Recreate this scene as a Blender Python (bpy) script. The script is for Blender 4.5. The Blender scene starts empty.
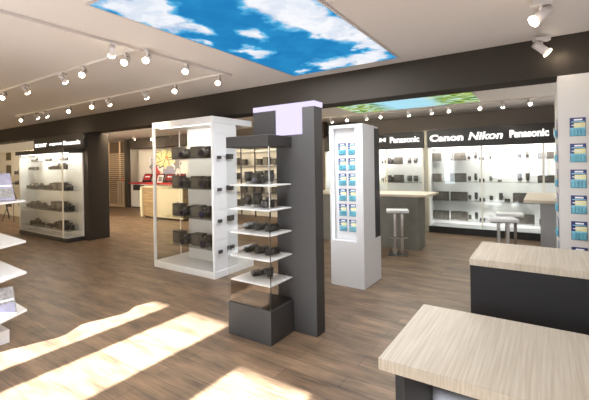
import bpy, bmesh, math, random
from mathutils import Vector, Matrix

random.seed(7)
scene = bpy.context.scene
COL = scene.collection
PI = math.pi

# ------------------------------------------------------------------ camera, world, sun, exposure
YAW, ROLL, EYE = math.radians(33.72), math.radians(0.889), 1.6
fwd = Vector((-math.sin(YAW), math.cos(YAW), 0))
r0 = Vector((math.cos(YAW), math.sin(YAW), 0))
d0 = Vector((0, 0, -1))
right = r0 * math.cos(ROLL) + d0 * math.sin(ROLL)
down = -r0 * math.sin(ROLL) + d0 * math.cos(ROLL)
cam_data = bpy.data.cameras.new('camera')
cam = bpy.data.objects.new('camera', cam_data)
COL.objects.link(cam)
m3 = Matrix((right, -down, -fwd)).transposed()
cam.matrix_world = Matrix.Translation((0, 0, EYE)) @ m3.to_4x4()
cam_data.sensor_width = 36
cam_data.lens = 373.0 / 589.0 * 36
cam_data.shift_y = -(200 - 165.8) / 589.0
cam_data.clip_start = 0.05
scene.camera = cam

scene.view_settings.view_transform = 'Standard'
scene.view_settings.look = 'None'
scene.view_settings.gamma = 1
scene.view_settings.use_curve_mapping = False
scene.view_settings.exposure = 0.0

world = bpy.data.worlds.new('world')
scene.world = world
world.use_nodes = True
bg = world.node_tree.nodes['Background']
bg.inputs[0].default_value = (0.86, 0.93, 1.0, 1)
bg.inputs[1].default_value = 9.0

sun_d = bpy.data.lights.new('sun', 'SUN')
sun_d.energy = 95.0
sun_d.angle = math.radians(0.9)
sun_d.color = (0.95, 0.97, 1.0)
sun = bpy.data.objects.new('sun', sun_d)
COL.objects.link(sun)
el = math.radians(28.6)
sun.rotation_euler = Vector((0, math.cos(el), -math.sin(el))).to_track_quat('-Z', 'Y').to_euler()
sun.location = (-3, -6, 5)


def area(name, loc, size, power, color, direction=(0, 0, -1)):
    d = bpy.data.lights.new(name, 'AREA')
    d.shape = 'RECTANGLE'
    d.size, d.size_y = size
    d.energy = power
    d.color = color
    o = bpy.data.objects.new(name, d)
    o.location = loc
    o.rotation_euler = Vector(direction).to_track_quat('-Z', 'Y').to_euler()
    COL.objects.link(o)
    return o


# added fill lights: neutral from right, warm at left
area('side_fill', (2.96, 1.6, 1.45), (4.6, 2.0), 85, (0.97, 0.95, 0.98), (-1, 0, .15))  # added fill, unseen; the right wall has no window
area('side_fill_back', (2.96, 7.2, 1.45), (2.6, 1.8), 60, (0.95, 0.95, 1.0), (-1, 0, .1))  # added unseen fill for the rear, the wall there is solid
area('left_front_fill', (-7.8, -1.46, 1.4), (2.2, 1.9), 105, (1.0, 0.76, 0.46), (0, 1, .12))  # added unseen warm fill at the front wall
area('far_left_fill', (-14.6, -1.46, 1.4), (3.6, 1.9), 150, (1.0, 0.78, 0.50), (0, 1, .12))  # added warm fill out of view, brightens the far left
area('left_back_fill', (-10.5, 4.72, 2.58), (6.5, .25), 400, (1.0, 0.84, 0.62), (0, 1, -.25))  # added fill hidden behind the beam, brightens the back left

# ------------------------------------------------------------------ materials
MATS = {}


def mat(name, color, rough=0.5, metal=0.0, spec=0.5, noise=0.0, nscale=8.0, bump=0.0):
    m = bpy.data.materials.new(name)
    m.use_nodes = True
    nt = m.node_tree
    b = nt.nodes['Principled BSDF']
    b.inputs['Base Color'].default_value = (*color, 1)
    b.inputs['Roughness'].default_value = rough
    b.inputs['Metallic'].default_value = metal
    b.inputs['Specular IOR Level'].default_value = spec
    tc = nt.nodes.new('ShaderNodeTexCoord')
    nz = nt.nodes.new('ShaderNodeTexNoise')
    nz.inputs['Scale'].default_value = nscale
    nz.inputs['Detail'].default_value = 4
    nt.links.new(tc.outputs['Object'], nz.inputs['Vector'])
    mx = nt.nodes.new('ShaderNodeMix')
    mx.data_type = 'RGBA'
    mx.inputs[6].default_value = tuple(c * (1 - noise) for c in color) + (1,)
    mx.inputs[7].default_value = tuple(min(1, c * (1 + noise)) for c in color) + (1,)
    nt.links.new(nz.outputs['Fac'], mx.inputs[0])
    nt.links.new(mx.outputs[2], b.inputs['Base Color'])
    if bump:
        bp = nt.nodes.new('ShaderNodeBump')
        bp.inputs['Strength'].default_value = bump
        bp.inputs['Distance'].default_value = 0.01
        nt.links.new(nz.outputs['Fac'], bp.inputs['Height'])
        nt.links.new(bp.outputs['Normal'], b.inputs['Normal'])
    MATS[name] = m
    return m


def emis(name, color, strength):
    m = bpy.data.materials.new(name)
    m.use_nodes = True
    nt = m.node_tree
    nt.nodes.remove(nt.nodes['Principled BSDF'])
    e = nt.nodes.new('ShaderNodeEmission')
    e.inputs[0].default_value = (*color, 1)
    e.inputs[1].default_value = strength
    nt.links.new(e.outputs[0], nt.nodes['Material Output'].inputs[0])
    MATS[name] = m
    return m


def thin_glass(name, tint=(1, 1, 1), ior=1.45, rough=0.0):
    m = bpy.data.materials.new(name)
    m.use_nodes = True
    nt = m.node_tree
    nt.nodes.remove(nt.nodes['Principled BSDF'])
    t = nt.nodes.new('ShaderNodeBsdfTransparent')
    t.inputs[0].default_value = (*tint, 1)
    g = nt.nodes.new('ShaderNodeBsdfGlossy')
    g.inputs['Roughness'].default_value = rough
    fr = nt.nodes.new('ShaderNodeFresnel')
    fr.inputs[0].default_value = ior
    geo = nt.nodes.new('ShaderNodeNewGeometry')
    mr = nt.nodes.new('ShaderNodeMapRange')          # same reflectance on the pane's far face
    mr.inputs[3].default_value = ior
    mr.inputs[4].default_value = 1 / ior
    nt.links.new(geo.outputs['Backfacing'], mr.inputs[0])
    nt.links.new(mr.outputs[0], fr.inputs[0])
    mx = nt.nodes.new('ShaderNodeMixShader')
    nt.links.new(fr.outputs[0], mx.inputs[0])
    nt.links.new(t.outputs[0], mx.inputs[1])
    nt.links.new(g.outputs[0], mx.inputs[2])
    nt.links.new(mx.outputs[0], nt.nodes['Material Output'].inputs[0])
    MATS[name] = m
    return m


def floor_mat():
    m = bpy.data.materials.new('plank_floor')
    m.use_nodes = True
    nt = m.node_tree
    L = nt.links.new
    b = nt.nodes['Principled BSDF']
    tc = nt.nodes.new('ShaderNodeTexCoord')
    br = nt.nodes.new('ShaderNodeTexBrick')
    br.offset = 0.37
    br.inputs['Color1'].default_value = (0.180, 0.118, 0.072, 1)
    br.inputs['Color2'].default_value = (0.130, 0.083, 0.050, 1)
    br.inputs['Mortar'].default_value = (0.07, 0.045, 0.035, 1)
    br.inputs['Scale'].default_value = 1.0
    br.inputs['Mortar Size'].default_value = 0.003
    br.inputs['Bias'].default_value = 0.0
    br.inputs['Brick Width'].default_value = 1.25
    br.inputs['Row Height'].default_value = 0.16
    L(tc.outputs['Object'], br.inputs['Vector'])
    mp = nt.nodes.new('ShaderNodeMapping')
    mp.inputs['Scale'].default_value = (2.4, 36, 1)
    L(tc.outputs['Object'], mp.inputs['Vector'])
    nz = nt.nodes.new('ShaderNodeTexNoise')
    nz.inputs['Scale'].default_value = 1.6
    nz.inputs['Detail'].default_value = 6
    nz.inputs['Roughness'].default_value = 0.65
    L(mp.outputs[0], nz.inputs['Vector'])
    mp2 = nt.nodes.new('ShaderNodeMapping')
    mp2.inputs['Scale'].default_value = (1.0, 3.5, 1)
    L(tc.outputs['Object'], mp2.inputs['Vector'])
    nz2 = nt.nodes.new('ShaderNodeTexNoise')
    nz2.inputs['Scale'].default_value = 2.2
    nz2.inputs['Detail'].default_value = 5
    L(mp2.outputs[0], nz2.inputs['Vector'])
    add = nt.nodes.new('ShaderNodeMath')
    add.operation = 'ADD'
    L(nz.outputs['Fac'], add.inputs[0])
    L(nz2.outputs['Fac'], add.inputs[1])
    mr = nt.nodes.new('ShaderNodeMapRange')
    mr.inputs[1].default_value = 0.65
    mr.inputs[2].default_value = 1.35
    mr.inputs[3].default_value = 0.25
    mr.inputs[4].default_value = 1.85
    L(add.outputs[0], mr.inputs[0])
    vm = nt.nodes.new('ShaderNodeVectorMath')
    vm.operation = 'SCALE'
    L(br.outputs['Color'], vm.inputs[0])
    L(mr.outputs[0], vm.inputs['Scale'])
    L(vm.outputs[0], b.inputs['Base Color'])
    b.inputs['Roughness'].default_value = 0.42
    bp = nt.nodes.new('ShaderNodeBump')
    bp.inputs['Strength'].default_value = 0.15
    bp.inputs['Distance'].default_value = 0.004
    L(nz.outputs['Fac'], bp.inputs['Height'])
    L(bp.outputs[0], b.inputs['Normal'])
    return m


def wood_mat(name, c1, c2, scale, axis_scale, rough=0.45):
    m = bpy.data.materials.new(name)
    m.use_nodes = True
    nt = m.node_tree
    L = nt.links.new
    b = nt.nodes['Principled BSDF']
    tc = nt.nodes.new('ShaderNodeTexCoord')
    mp = nt.nodes.new('ShaderNodeMapping')
    mp.inputs['Scale'].default_value = axis_scale
    L(tc.outputs['Object'], mp.inputs['Vector'])
    nz = nt.nodes.new('ShaderNodeTexNoise')
    nz.inputs['Scale'].default_value = scale
    nz.inputs['Detail'].default_value = 5
    L(mp.outputs[0], nz.inputs['Vector'])
    cr = nt.nodes.new('ShaderNodeValToRGB')
    cr.color_ramp.elements[0].position = 0.35
    cr.color_ramp.elements[0].color = (*c1, 1)
    cr.color_ramp.elements[1].position = 0.68
    cr.color_ramp.elements[1].color = (*c2, 1)
    L(nz.outputs['Fac'], cr.inputs[0])
    L(cr.outputs[0], b.inputs['Base Color'])
    b.inputs['Roughness'].default_value = rough
    MATS[name] = m
    return m


def sky_print(name, strength):
    """Backlit print of blue sky and clouds for the luminous ceiling panel."""
    m = bpy.data.materials.new(name)
    m.use_nodes = True
    nt = m.node_tree
    L = nt.links.new
    nt.nodes.remove(nt.nodes['Principled BSDF'])
    tc = nt.nodes.new('ShaderNodeTexCoord')
    nz = nt.nodes.new('ShaderNodeTexNoise')
    nz.inputs['Scale'].default_value = 3.2
    nz.inputs['Detail'].default_value = 8
    nz.inputs['Roughness'].default_value = 0.62
    L(tc.outputs['Object'], nz.inputs['Vector'])
    # warp the coordinate with a second noise so cloud borders are ragged
    nw = nt.nodes.new('ShaderNodeTexNoise')
    nw.inputs['Scale'].default_value = 4.0
    nw.inputs['Detail'].default_value = 6
    L(tc.outputs['Object'], nw.inputs['Vector'])
    wv = nt.nodes.new('ShaderNodeVectorMath')
    wv.operation = 'MULTIPLY_ADD'
    wv.inputs[1].default_value = (0.5, 0.5, 0)
    L(nw.outputs['Color'], wv.inputs[0])
    off = nt.nodes.new('ShaderNodeVectorMath')
    off.operation = 'ADD'
    off.inputs[1].default_value = (-0.25, -0.25, 0)
    L(tc.outputs['Object'], off.inputs[0])
    L(off.outputs[0], wv.inputs[2])
    total = None
    # cloud centres (x, y) and radii in the panel's own metres
    for (cx, cy, rx, ry, w) in SKY_CLOUDS:
        mp = nt.nodes.new('ShaderNodeMapping')
        mp.inputs['Location'].default_value = (-cx / rx, -cy / ry, 0)
        mp.inputs['Scale'].default_value = (1 / rx, 1 / ry, 0)
        L(wv.outputs[0], mp.inputs['Vector'])
        ln = nt.nodes.new('ShaderNodeVectorMath')
        ln.operation = 'LENGTH'
        L(mp.outputs[0], ln.inputs[0])
        mr = nt.nodes.new('ShaderNodeMapRange')
        mr.inputs[1].default_value = 1.42
        mr.inputs[2].default_value = 0.45
        mr.inputs[3].default_value = 0
        mr.inputs[4].default_value = w
        L(ln.outputs['Value'], mr.inputs[0])
        if total is None:
            total = mr.outputs[0]
        else:
            a = nt.nodes.new('ShaderNodeMath')
            a.operation = 'MAXIMUM'
            L(total, a.inputs[0])
            L(mr.outputs[0], a.inputs[1])
            total = a.outputs[0]
    s = nt.nodes.new('ShaderNodeMath')
    s.operation = 'MULTIPLY_ADD'
    s.inputs[1].default_value = 1.3
    L(nz.outputs['Fac'], s.inputs[0])
    L(total, s.inputs[2])
    cr = nt.nodes.new('ShaderNodeValToRGB')
    e = cr.color_ramp.elements
    e[0].position = 0.55
    e[0].color = (0.025, 0.27, 0.58, 1)
    e[1].position = 1.0
    e[1].color = (0.95, 0.96, 1.0, 1)
    x = e.new(0.72)
    x.color = (0.11, 0.50, 0.82, 1)
    x = e.new(0.82)
    x.color = (0.40, 0.64, 0.86, 1)
    x = e.new(0.90)
    x.color = (0.74, 0.80, 0.90, 1)
    mr = nt.nodes.new('ShaderNodeMapRange')
    mr.inputs[1].default_value = 0.2
    mr.inputs[2].default_value = 1.35
    L(s.outputs[0], mr.inputs[0])
    L(mr.outputs[0], cr.inputs[0])
    em = nt.nodes.new('ShaderNodeEmission')
    em.inputs[1].default_value = strength
    # grey-blue folds inside the clouds
    nf = nt.nodes.new('ShaderNodeTexNoise')
    nf.inputs['Scale'].default_value = 3.5
    nf.inputs['Detail'].default_value = 6
    L(wv.outputs[0], nf.inputs['Vector'])
    fr = nt.nodes.new('ShaderNodeValToRGB')
    fr.color_ramp.elements[0].position = 0.38
    fr.color_ramp.elements[0].color = (0.70, 0.78, 0.88, 1)
    fr.color_ramp.elements[1].position = 0.60
    fr.color_ramp.elements[1].color = (1, 1, 1, 1)
    L(nf.outputs['Fac'], fr.inputs[0])
    mul = nt.nodes.new('ShaderNodeMix')
    mul.data_type = 'RGBA'
    mul.blend_type = 'MULTIPLY'
    mul.inputs[0].default_value = 0.9
    L(cr.outputs[0], mul.inputs[6])
    L(fr.outputs[0], mul.inputs[7])
    L(mul.outputs[2], em.inputs[0])
    L(em.outputs[0], nt.nodes['Material Output'].inputs[0])
    return m


def meadow_print(name, strength):
    m = bpy.data.materials.new(name)
    m.use_nodes = True
    nt = m.node_tree
    L = nt.links.new
    nt.nodes.remove(nt.nodes['Principled BSDF'])
    tc = nt.nodes.new('ShaderNodeTexCoord')
    mp = nt.nodes.new('ShaderNodeMapping')
    mp.inputs['Rotation'].default_value = (0, 0, 0.5)
    mp.inputs['Scale'].default_value = (1.2, 3.5, 1)
    L(tc.outputs['Object'], mp.inputs['Vector'])
    nz = nt.nodes.new('ShaderNodeTexNoise')
    nz.inputs['Scale'].default_value = 2.6
    nz.inputs['Detail'].default_value = 5
    nz.inputs['Distortion'].default_value = 1.5
    L(mp.outputs[0], nz.inputs['Vector'])
    leaf = nt.nodes.new('ShaderNodeValToRGB')
    e = leaf.color_ramp.elements
    e[0].position = 0.34
    e[0].color = (0.02, 0.10, 0.03, 1)
    e[1].position = 0.60
    e[1].color = (0.55, 0.78, 0.80, 1)
    x = e.new(0.44)
    x.color = (0.08, 0.25, 0.06, 1)
    x = e.new(0.54)
    x.color = (0.50, 0.56, 0.06, 1)
    L(nz.outputs['Fac'], leaf.inputs[0])
    sx = nt.nodes.new('ShaderNodeSeparateXYZ')
    L(tc.outputs['Object'], sx.inputs[0])
    # plants towards both ends, open sky in the middle
    wob = nt.nodes.new('ShaderNodeMath')
    wob.operation = 'MULTIPLY_ADD'
    wob.inputs[1].default_value = 0.9
    L(nz.outputs['Fac'], wob.inputs[0])
    L(sx.outputs['X'], wob.inputs[2])
    rg = nt.nodes.new('ShaderNodeValToRGB')
    r = rg.color_ramp.elements
    r[0].position = 0.22
    r[0].color = (1, 1, 1, 1)
    r[1].position = 0.72
    r[1].color = (1, 1, 1, 1)
    q = r.new(0.36)
    q.color = (0.0, 0.0, 0.0, 1)
    q = r.new(0.66)
    q.color = (0.1, 0.1, 0.1, 1)
    m2 = nt.nodes.new('ShaderNodeMapRange')
    m2.inputs[1].default_value = -0.8
    m2.inputs[2].default_value = 1.8
    L(wob.outputs[0], m2.inputs[0])
    L(m2.outputs[0], rg.inputs[0])
    mx = nt.nodes.new('ShaderNodeMix')
    mx.data_type = 'RGBA'
    mx.inputs[6].default_value = (0.40, 0.72, 0.86, 1)
    L(rg.outputs[0], mx.inputs[0])
    L(leaf.outputs[0], mx.inputs[7])
    em = nt.nodes.new('ShaderNodeEmission')
    em.inputs[1].default_value = strength
    L(mx.outputs[2], em.inputs[0])
    L(em.outputs[0], nt.nodes['Material Output'].inputs[0])
    return m


def stone_mat(name, c, contrast=0.25, scale=3.0):
    return mat(name, c, rough=0.6, noise=contrast, nscale=scale)


FLOOR = floor_mat()
CEIL = mat('ceiling_paint', (0.66, 0.615, 0.585), 0.9, noise=0.02, nscale=2)
TAUPE = mat('taupe_paint', (0.036, 0.029, 0.023), 0.8, spec=0.25, noise=0.05, nscale=3)
WALLWHITE = mat('cream_wall_paint', (0.78, 0.75, 0.68), 0.8, noise=0.02)
WALLPAPER = mat('shop_wall_paint', (0.17, 0.145, 0.125), 0.85, noise=0.04)
WHITE = mat('white_laminate', (0.70, 0.70, 0.71), 0.35, noise=0.015)
WHITE_SATIN = mat('white_satin_panel', (0.64, 0.64, 0.65), 0.5, noise=0.015)
GREYWHITE = mat('light_grey_laminate', (0.60, 0.59, 0.60), 0.45, noise=0.02)
ANTHRA = mat('anthracite_laminate', (0.030, 0.027, 0.026), 0.55, spec=0.3, noise=0.05, nscale=4)
ANTHRA2 = mat('anthracite_panel', (0.056, 0.053, 0.052), 0.55, spec=0.3, noise=0.04, nscale=4)
SLATE = mat('slate_laminate', (0.016,0.016,0.018), 0.55, spec=0.3, noise=0.05, nscale=4)
BLACK = mat('black_plinth', (0.010, 0.008, 0.008), 0.45, noise=0.1)
SIGNBLACK = mat('dark_sign_board', (0.012, 0.009, 0.008), 0.5, noise=0.05)
CAMBLACK = mat('black_camera_plastic', (0.030, 0.027, 0.025), 0.42, noise=0.35, nscale=60, bump=0.1)
CAMGREY = mat('grey_camera_grip', (0.052, 0.045, 0.038), 0.6, noise=0.7, nscale=90, bump=0.3)
CAMSILVER = mat('silver_camera_trim', (0.45, 0.44, 0.43), 0.35, metal=0.7)
LENSGLASS = mat('dark_lens_glass', (0.02, 0.02, 0.05), 0.06, spec=1.0)
CHROME = mat('chrome_steel', (0.55, 0.55, 0.55), 0.18, metal=1.0)
DARKCHROME = mat('dark_steel', (0.22, 0.22, 0.22), 0.3, metal=1.0)
LAMPWHITE = mat('white_lamp_metal', (0.52, 0.48, 0.47), 0.45)
BAR_STONE = stone_mat('concrete_grey_laminate', (0.165, 0.162, 0.142), 0.28, 5)
BAR_STONE2 = stone_mat('plain_grey_laminate', (0.26, 0.255, 0.255), 0.06, 5)
ACRYL = thin_glass('clear_acrylic', (0.97, 0.97, 0.97), 1.4)
GLASS = thin_glass('showcase_glass', (0.97, 0.975, 0.97), 1.32)
DOORGLASS = thin_glass('case_door_glass', (0.97, 0.975, 0.97), 1.42)
SMOKE = thin_glass('tinted_glass', (0.80, 0.72, 0.66), 1.45)
SHELFGLASS = thin_glass('glass_shelf', (0.94, 0.96, 0.95), 1.4)
WINGLASS = thin_glass('window_glass', (0.97, 0.98, 0.98), 1.2)
OAK = wood_mat('light_oak_top', (0.42, 0.36, 0.28), (0.53, 0.475, 0.395), 1.6, (60, 1.6, 6))
OAKBAR = wood_mat('oak_bar_top', (0.50, 0.42, 0.31), (0.62, 0.54, 0.43), 2.0, (2, 20, 6))
WOODSTRIPE = wood_mat('striped_brown_wood', (0.16, 0.105, 0.05), (0.34, 0.25, 0.14), 2.0, (0.6, 0.6, 14))
SLATWOOD = mat('tan_slat_wood', (0.62, 0.48, 0.32), 0.6, noise=0.1)
DARKPOST = mat('dark_bronze_post', (0.04, 0.034, 0.028), 0.4, noise=0.1)
RED = mat('red_laminate', (0.62, 0.03, 0.03), 0.4, noise=0.03)
CREAM = mat('cream_laminate', (0.52, 0.47, 0.34), 0.5, noise=0.03)
NAVY = mat('navy_print', (0.035, 0.045, 0.16), 0.3)
TEAL = mat('teal_print', (0.16, 0.48, 0.60), 0.3, noise=0.3, nscale=40)
LTEAL = mat('pale_blue_print', (0.25, 0.60, 0.75), 0.3)
YELL = mat('yellow_print', (0.78, 0.72, 0.36), 0.3)
PWHITE = mat('white_print', (0.85, 0.85, 0.88), 0.4)
INKBLACK = mat('black_ink', (0.03, 0.03, 0.03), 0.5)
LAVEND = mat('lavender_print', (0.30, 0.29, 0.40), 0.4, noise=0.25, nscale=25)
SKINTAN = mat('tan_print', (0.50, 0.36, 0.28), 0.4, noise=0.4, nscale=30)
GREYPR = mat('grey_photo_print', (0.24, 0.225, 0.22), 0.3, noise=0.9, nscale=45)
CARTONPR = mat('carton_print', (0.085, 0.075, 0.065), 0.35, noise=0.95, nscale=55)
OLIVE = mat('olive_print', (0.12, 0.10, 0.05), 0.5, noise=0.4, nscale=15)
GLOW_WHITE = emis('led_strip', (1.0, 0.97, 0.95), 3.0)
GLOW_CASE = emis('case_led_strip', (1.0, 0.95, 0.88), 4.0)
GLOW_LAV = emis('lavender_light_box', (0.80, 0.73, 1.0), 1.15)
LETTER = emis('sign_letters', (1.0, 0.97, 0.92), 1.6)
BULB = emis('lamp_bulb', (1.0, 0.86, 0.66), 22.0)
SCREENRED = emis('lit_red_screen', (0.60, 0.07, 0.05), 0.8)


# ------------------------------------------------------------------ mesh helpers
class MB:
    def __init__(self):
        self.bm = bmesh.new()
        self.mats = []

    def mi(self, m):
        if m not in self.mats:
            self.mats.append(m)
        return self.mats.index(m)

    def _fin(self, verts, m, mtx=None):
        i = self.mi(m)
        if mtx is not None:
            bmesh.ops.transform(self.bm, matrix=mtx, verts=verts)
        for f in {f for v in verts for f in v.link_faces}:
            f.material_index = i
        return verts

    def box(self, x0, x1, y0, y1, z0, z1, m, mtx=None):
        vs = bmesh.ops.create_cube(self.bm, size=1)['verts']
        for v in vs:
            v.co = Vector(((x0 + x1) / 2 + v.co.x * (x1 - x0), (y0 + y1) / 2 + v.co.y * (y1 - y0),
                           (z0 + z1) / 2 + v.co.z * (z1 - z0)))
        self._fin(vs, m, mtx)
        return self

    def bbox(self, x0, x1, y0, y1, z0, z1, m, b=0.006, seg=2):
        """bevelled box"""
        vs = bmesh.ops.create_cube(self.bm, size=1)['verts']
        for v in vs:
            v.co = Vector(((x0 + x1) / 2 + v.co.x * (x1 - x0), (y0 + y1) / 2 + v.co.y * (y1 - y0),
                           (z0 + z1) / 2 + v.co.z * (z1 - z0)))
        i = self.mi(m)
        for f in {f for v in vs for f in v.link_faces}:
            f.material_index = i
        es = list({e for v in vs for e in v.link_edges})
        r = bmesh.ops.bevel(self.bm, geom=es, offset=b, segments=seg, affect='EDGES', profile=0.5)
        for f in r['faces']:
            f.material_index = i
        return self

    def cyl(self, p0, p1, r0_, m, r1_=None, seg=16, cap=True):
        p0, p1 = Vector(p0), Vector(p1)
        d = p1 - p0
        if r1_ is None:
            r1_ = r0_
        vs = bmesh.ops.create_cone(self.bm, cap_ends=cap, segments=seg, radius1=r0_, radius2=r1_, depth=d.length)['verts']
        q = Vector((0, 0, 1)).rotation_difference(d.normalized()).to_matrix().to_4x4()
        self._fin(vs, m, Matrix.Translation((p0 + p1) / 2) @ q)
        return self

    def prism(self, pts, z0, z1, m):
        """vertical prism over a floor polygon (counter-clockwise)"""
        bot = [self.bm.verts.new((x, y, z0)) for x, y in pts]
        top = [self.bm.verts.new((x, y, z1)) for x, y in pts]
        fs = [self.bm.faces.new(bot[::-1]), self.bm.faces.new(top)]
        n = len(pts)
        for k in range(n):
            fs.append(self.bm.faces.new((bot[k], bot[(k + 1) % n], top[(k + 1) % n], top[k])))
        i = self.mi(m)
        for f in fs:
            f.material_index = i
        return self

    def prismY(self, pts, y0, y1, m):
        """prism over a polygon in the xz plane, from y0 to y1"""
        a = [self.bm.verts.new((x, y0, z)) for x, z in pts]
        b = [self.bm.verts.new((x, y1, z)) for x, z in pts]
        fs = [self.bm.faces.new(a), self.bm.faces.new(b[::-1])]
        n = len(pts)
        for k in range(n):
            fs.append(self.bm.faces.new((a[(k + 1) % n], a[k], b[k], b[(k + 1) % n])))
        i = self.mi(m)
        for f in fs:
            f.material_index = i
        return self

    def build(self, name, parent=None, origin=(0, 0, 0), smooth=False):
        bm = self.bm
        bmesh.ops.recalc_face_normals(bm, faces=bm.faces[:])
        off = Vector(origin)
        if parent is not None:
            off = Vector(parent['_o']) if '_o' in parent else Vector((0, 0, 0))
        bmesh.ops.translate(bm, vec=-off, verts=bm.verts[:])
        me = bpy.data.meshes.new(name)
        bm.to_mesh(me)
        bm.free()
        for m in self.mats:
            me.materials.append(m)
        if smooth:
            for p in me.polygons:
                p.use_smooth = len(p.vertices) == 4
        o = bpy.data.objects.new(name, me)
        COL.objects.link(o)
        if parent is not None:
            o.parent = parent
            o['_o'] = tuple(off)
        else:
            o.location = off
            o['_o'] = tuple(off)
        return o


def tag(o, label=None, cat=None, group=None, kind=None):
    if label:
        o['label'] = label
    if cat:
        o['category'] = cat
    if group:
        o['group'] = group
    if kind:
        o['kind'] = kind
    return o


def thing(name, label, cat, loc=(0, 0, 0), group=None):
    o = bpy.data.objects.new(name, None)
    o.empty_display_size = 0.1
    COL.objects.link(o)
    o.location = loc
    o['_o'] = tuple(loc)
    return tag(o, label, cat, group)


def struct(name, mb, origin=(0, 0, 0)):
    return tag(mb.build(name, None, origin), kind='structure')


def copy_tree(o, parent=None):
    c = o.copy()
    COL.objects.link(c)
    c.parent = parent
    for ch in list(KIDS.get(o.name, [])):
        k = copy_tree(ch, c)
    return c


KIDS = {}


def freeze(o):
    """remember a prototype's children by name so that copies are quick"""
    for ob in COL.objects:
        if ob.parent is not None:
            KIDS.setdefault(ob.parent.name, [])
            if ob not in KIDS[ob.parent.name]:
                KIDS[ob.parent.name].append(ob)


def use(proto, used, loc, rz=0.0, scale=1.0, label=None, group=None, rot=None):
    """first use moves the prototype itself, later uses copy it"""
    if proto.name in used:
        o = copy_tree(proto)
    else:
        used.add(proto.name)
        o = proto
    o.location = loc
    o.rotation_euler = rot if rot else (0, 0, rz)
    o.scale = (scale, scale, scale) if not isinstance(scale, tuple) else scale
    if label:
        o['label'] = label
    if group:
        o['group'] = group
    return o


USED = set()


def word(text, x0, x1, z0, z1, y, m, parent, name='lettering', bold=0.02, shear=0.0, depth=0.02, spacing=1.0):
    """raised luminous word standing on a board whose face is the plane y"""
    cu = bpy.data.curves.new('lettering_curve', 'FONT')
    cu.body = text
    cu.size = 1
    cu.extrude = 0.05
    cu.offset = bold
    cu.shear = shear
    cu.space_character = spacing
    cu.resolution_u = 6
    tmp = bpy.data.objects.new('lettering_curve', cu)
    COL.objects.link(tmp)
    dg = bpy.context.evaluated_depsgraph_get()
    me = bpy.data.meshes.new_from_object(tmp.evaluated_get(dg))
    bpy.data.objects.remove(tmp)
    bpy.data.curves.remove(cu)
    xs = [v.co.x for v in me.vertices]
    ys = [v.co.y for v in me.vertices]
    ax, bx, ay, by = min(xs), max(xs), min(ys), max(ys)
    po = Vector(parent['_o'])
    for v in me.vertices:
        x = x0 + (v.co.x - ax) / (bx - ax) * (x1 - x0)
        z = z0 + (v.co.y - ay) / (by - ay) * (z1 - z0)
        yy = y - depth / 2 - v.co.z * depth * 9.8
        v.co = Vector((x, yy, z)) - po
    me.materials.clear()
    me.materials.append(m)
    o = bpy.data.objects.new(name, me)
    COL.objects.link(o)
    o.parent = parent
    o['_o'] = tuple(po)
    return o


ORD = ['first', 'second', 'third', 'fourth', 'fifth', 'sixth', 'seventh', 'eighth', 'ninth', 'tenth',
       'eleventh', 'twelfth', 'thirteenth', 'fourteenth']

# ------------------------------------------------------------------ setting
HC = 2.79
YF, YB, XL, XR = -1.5, 9.6, -17.0, 3.0
struct('floor', MB().box(XL - .2, XR + .2, YF - .2, YB + .2, -0.1, 0, FLOOR))
struct('ceiling', MB().box(XL - .2, XR + .2, YF - .2, YB + .2, HC, HC + 0.2, CEIL))
struct('wall_back', MB().box(-15.2, XR + .2, YB, YB + .2, 0, HC, WALLPAPER))
struct('wall_left', MB().box(XL - .2, XL, YF, YB, 0, HC, WALLWHITE))
struct('wall_right', MB().box(XR, XR + .2, YF, YB, 0, HC, WALLWHITE))
# passage behind the slatted screen
struct('wall_passage', MB().box(XL - .2, -15.2, YB, YB + .2, 0, HC, mat('brown_wall_paint', (0.20, 0.13, 0.08), 0.8)))

# shop front with its window openings, behind the camera
WINS = [(-4.16, -3.60, 0.06, 2.42), (-3.30, -2.64, 0.06, 2.42), (-2.07, -1.34, 0.85, 2.12),
        (-1.03, -0.72, 0.85, 2.16), (-0.53, 0.17, 0.95, 2.42)]
wf = MB()
xs = XL - .2
for (a, b, z0, z1) in WINS:
    wf.box(xs, a, YF - .2, YF, 0, HC, WALLWHITE)
    if z0 > 0:
        wf.box(a, b, YF - .2, YF, 0, z0, WALLWHITE)
    wf.box(a, b, YF - .2, YF, z1, HC, WALLWHITE)
    xs = b
wf.box(xs, XR + .2, YF - .2, YF, 0, HC, WALLWHITE)
struct('wall_front', wf)
for k, (a, b, z0, z1) in enumerate(WINS):
    fr = MB()
    t = 0.03
    fr.box(a, a + t, YF - .12, YF - .06, z0, z1, ANTHRA)
    fr.box(b - t, b, YF - .12, YF - .06, z0, z1, ANTHRA)
    fr.box(a + t, b - t, YF - .12, YF - .06, z0, z0 + t, ANTHRA)
    fr.box(a + t, b - t, YF - .12, YF - .06, z1 - t, z1, ANTHRA)
    w = struct('window_%d' % (k + 1), fr)
    MB().box(a + t, b - t, YF - .095, YF - .085, z0 + t, z1 - t, WINGLASS).build('pane', w)

# beam and column
struct('trim_1', MB().box(XL, XR, 4.33, 4.66, 2.41, HC, TAUPE))
struct('trim_2', MB().box(-9.2, -8.45, 4.36, 4.84, 0, 2.41, TAUPE))
struct('trim_3', MB().box(-13.98, -4.95, 8.9, 9.1, 2.40, HC, mat('bulkhead_paint', (0.040, 0.028, 0.020), .8)))
# white wall section under the beam at the right with battery packs on it
struct('wall_divider', MB().box(0.12, XR, 4.33, 5.45, 0, 2.41, mat('divider_paint', (0.62, 0.59, 0.56), .7)))

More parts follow.
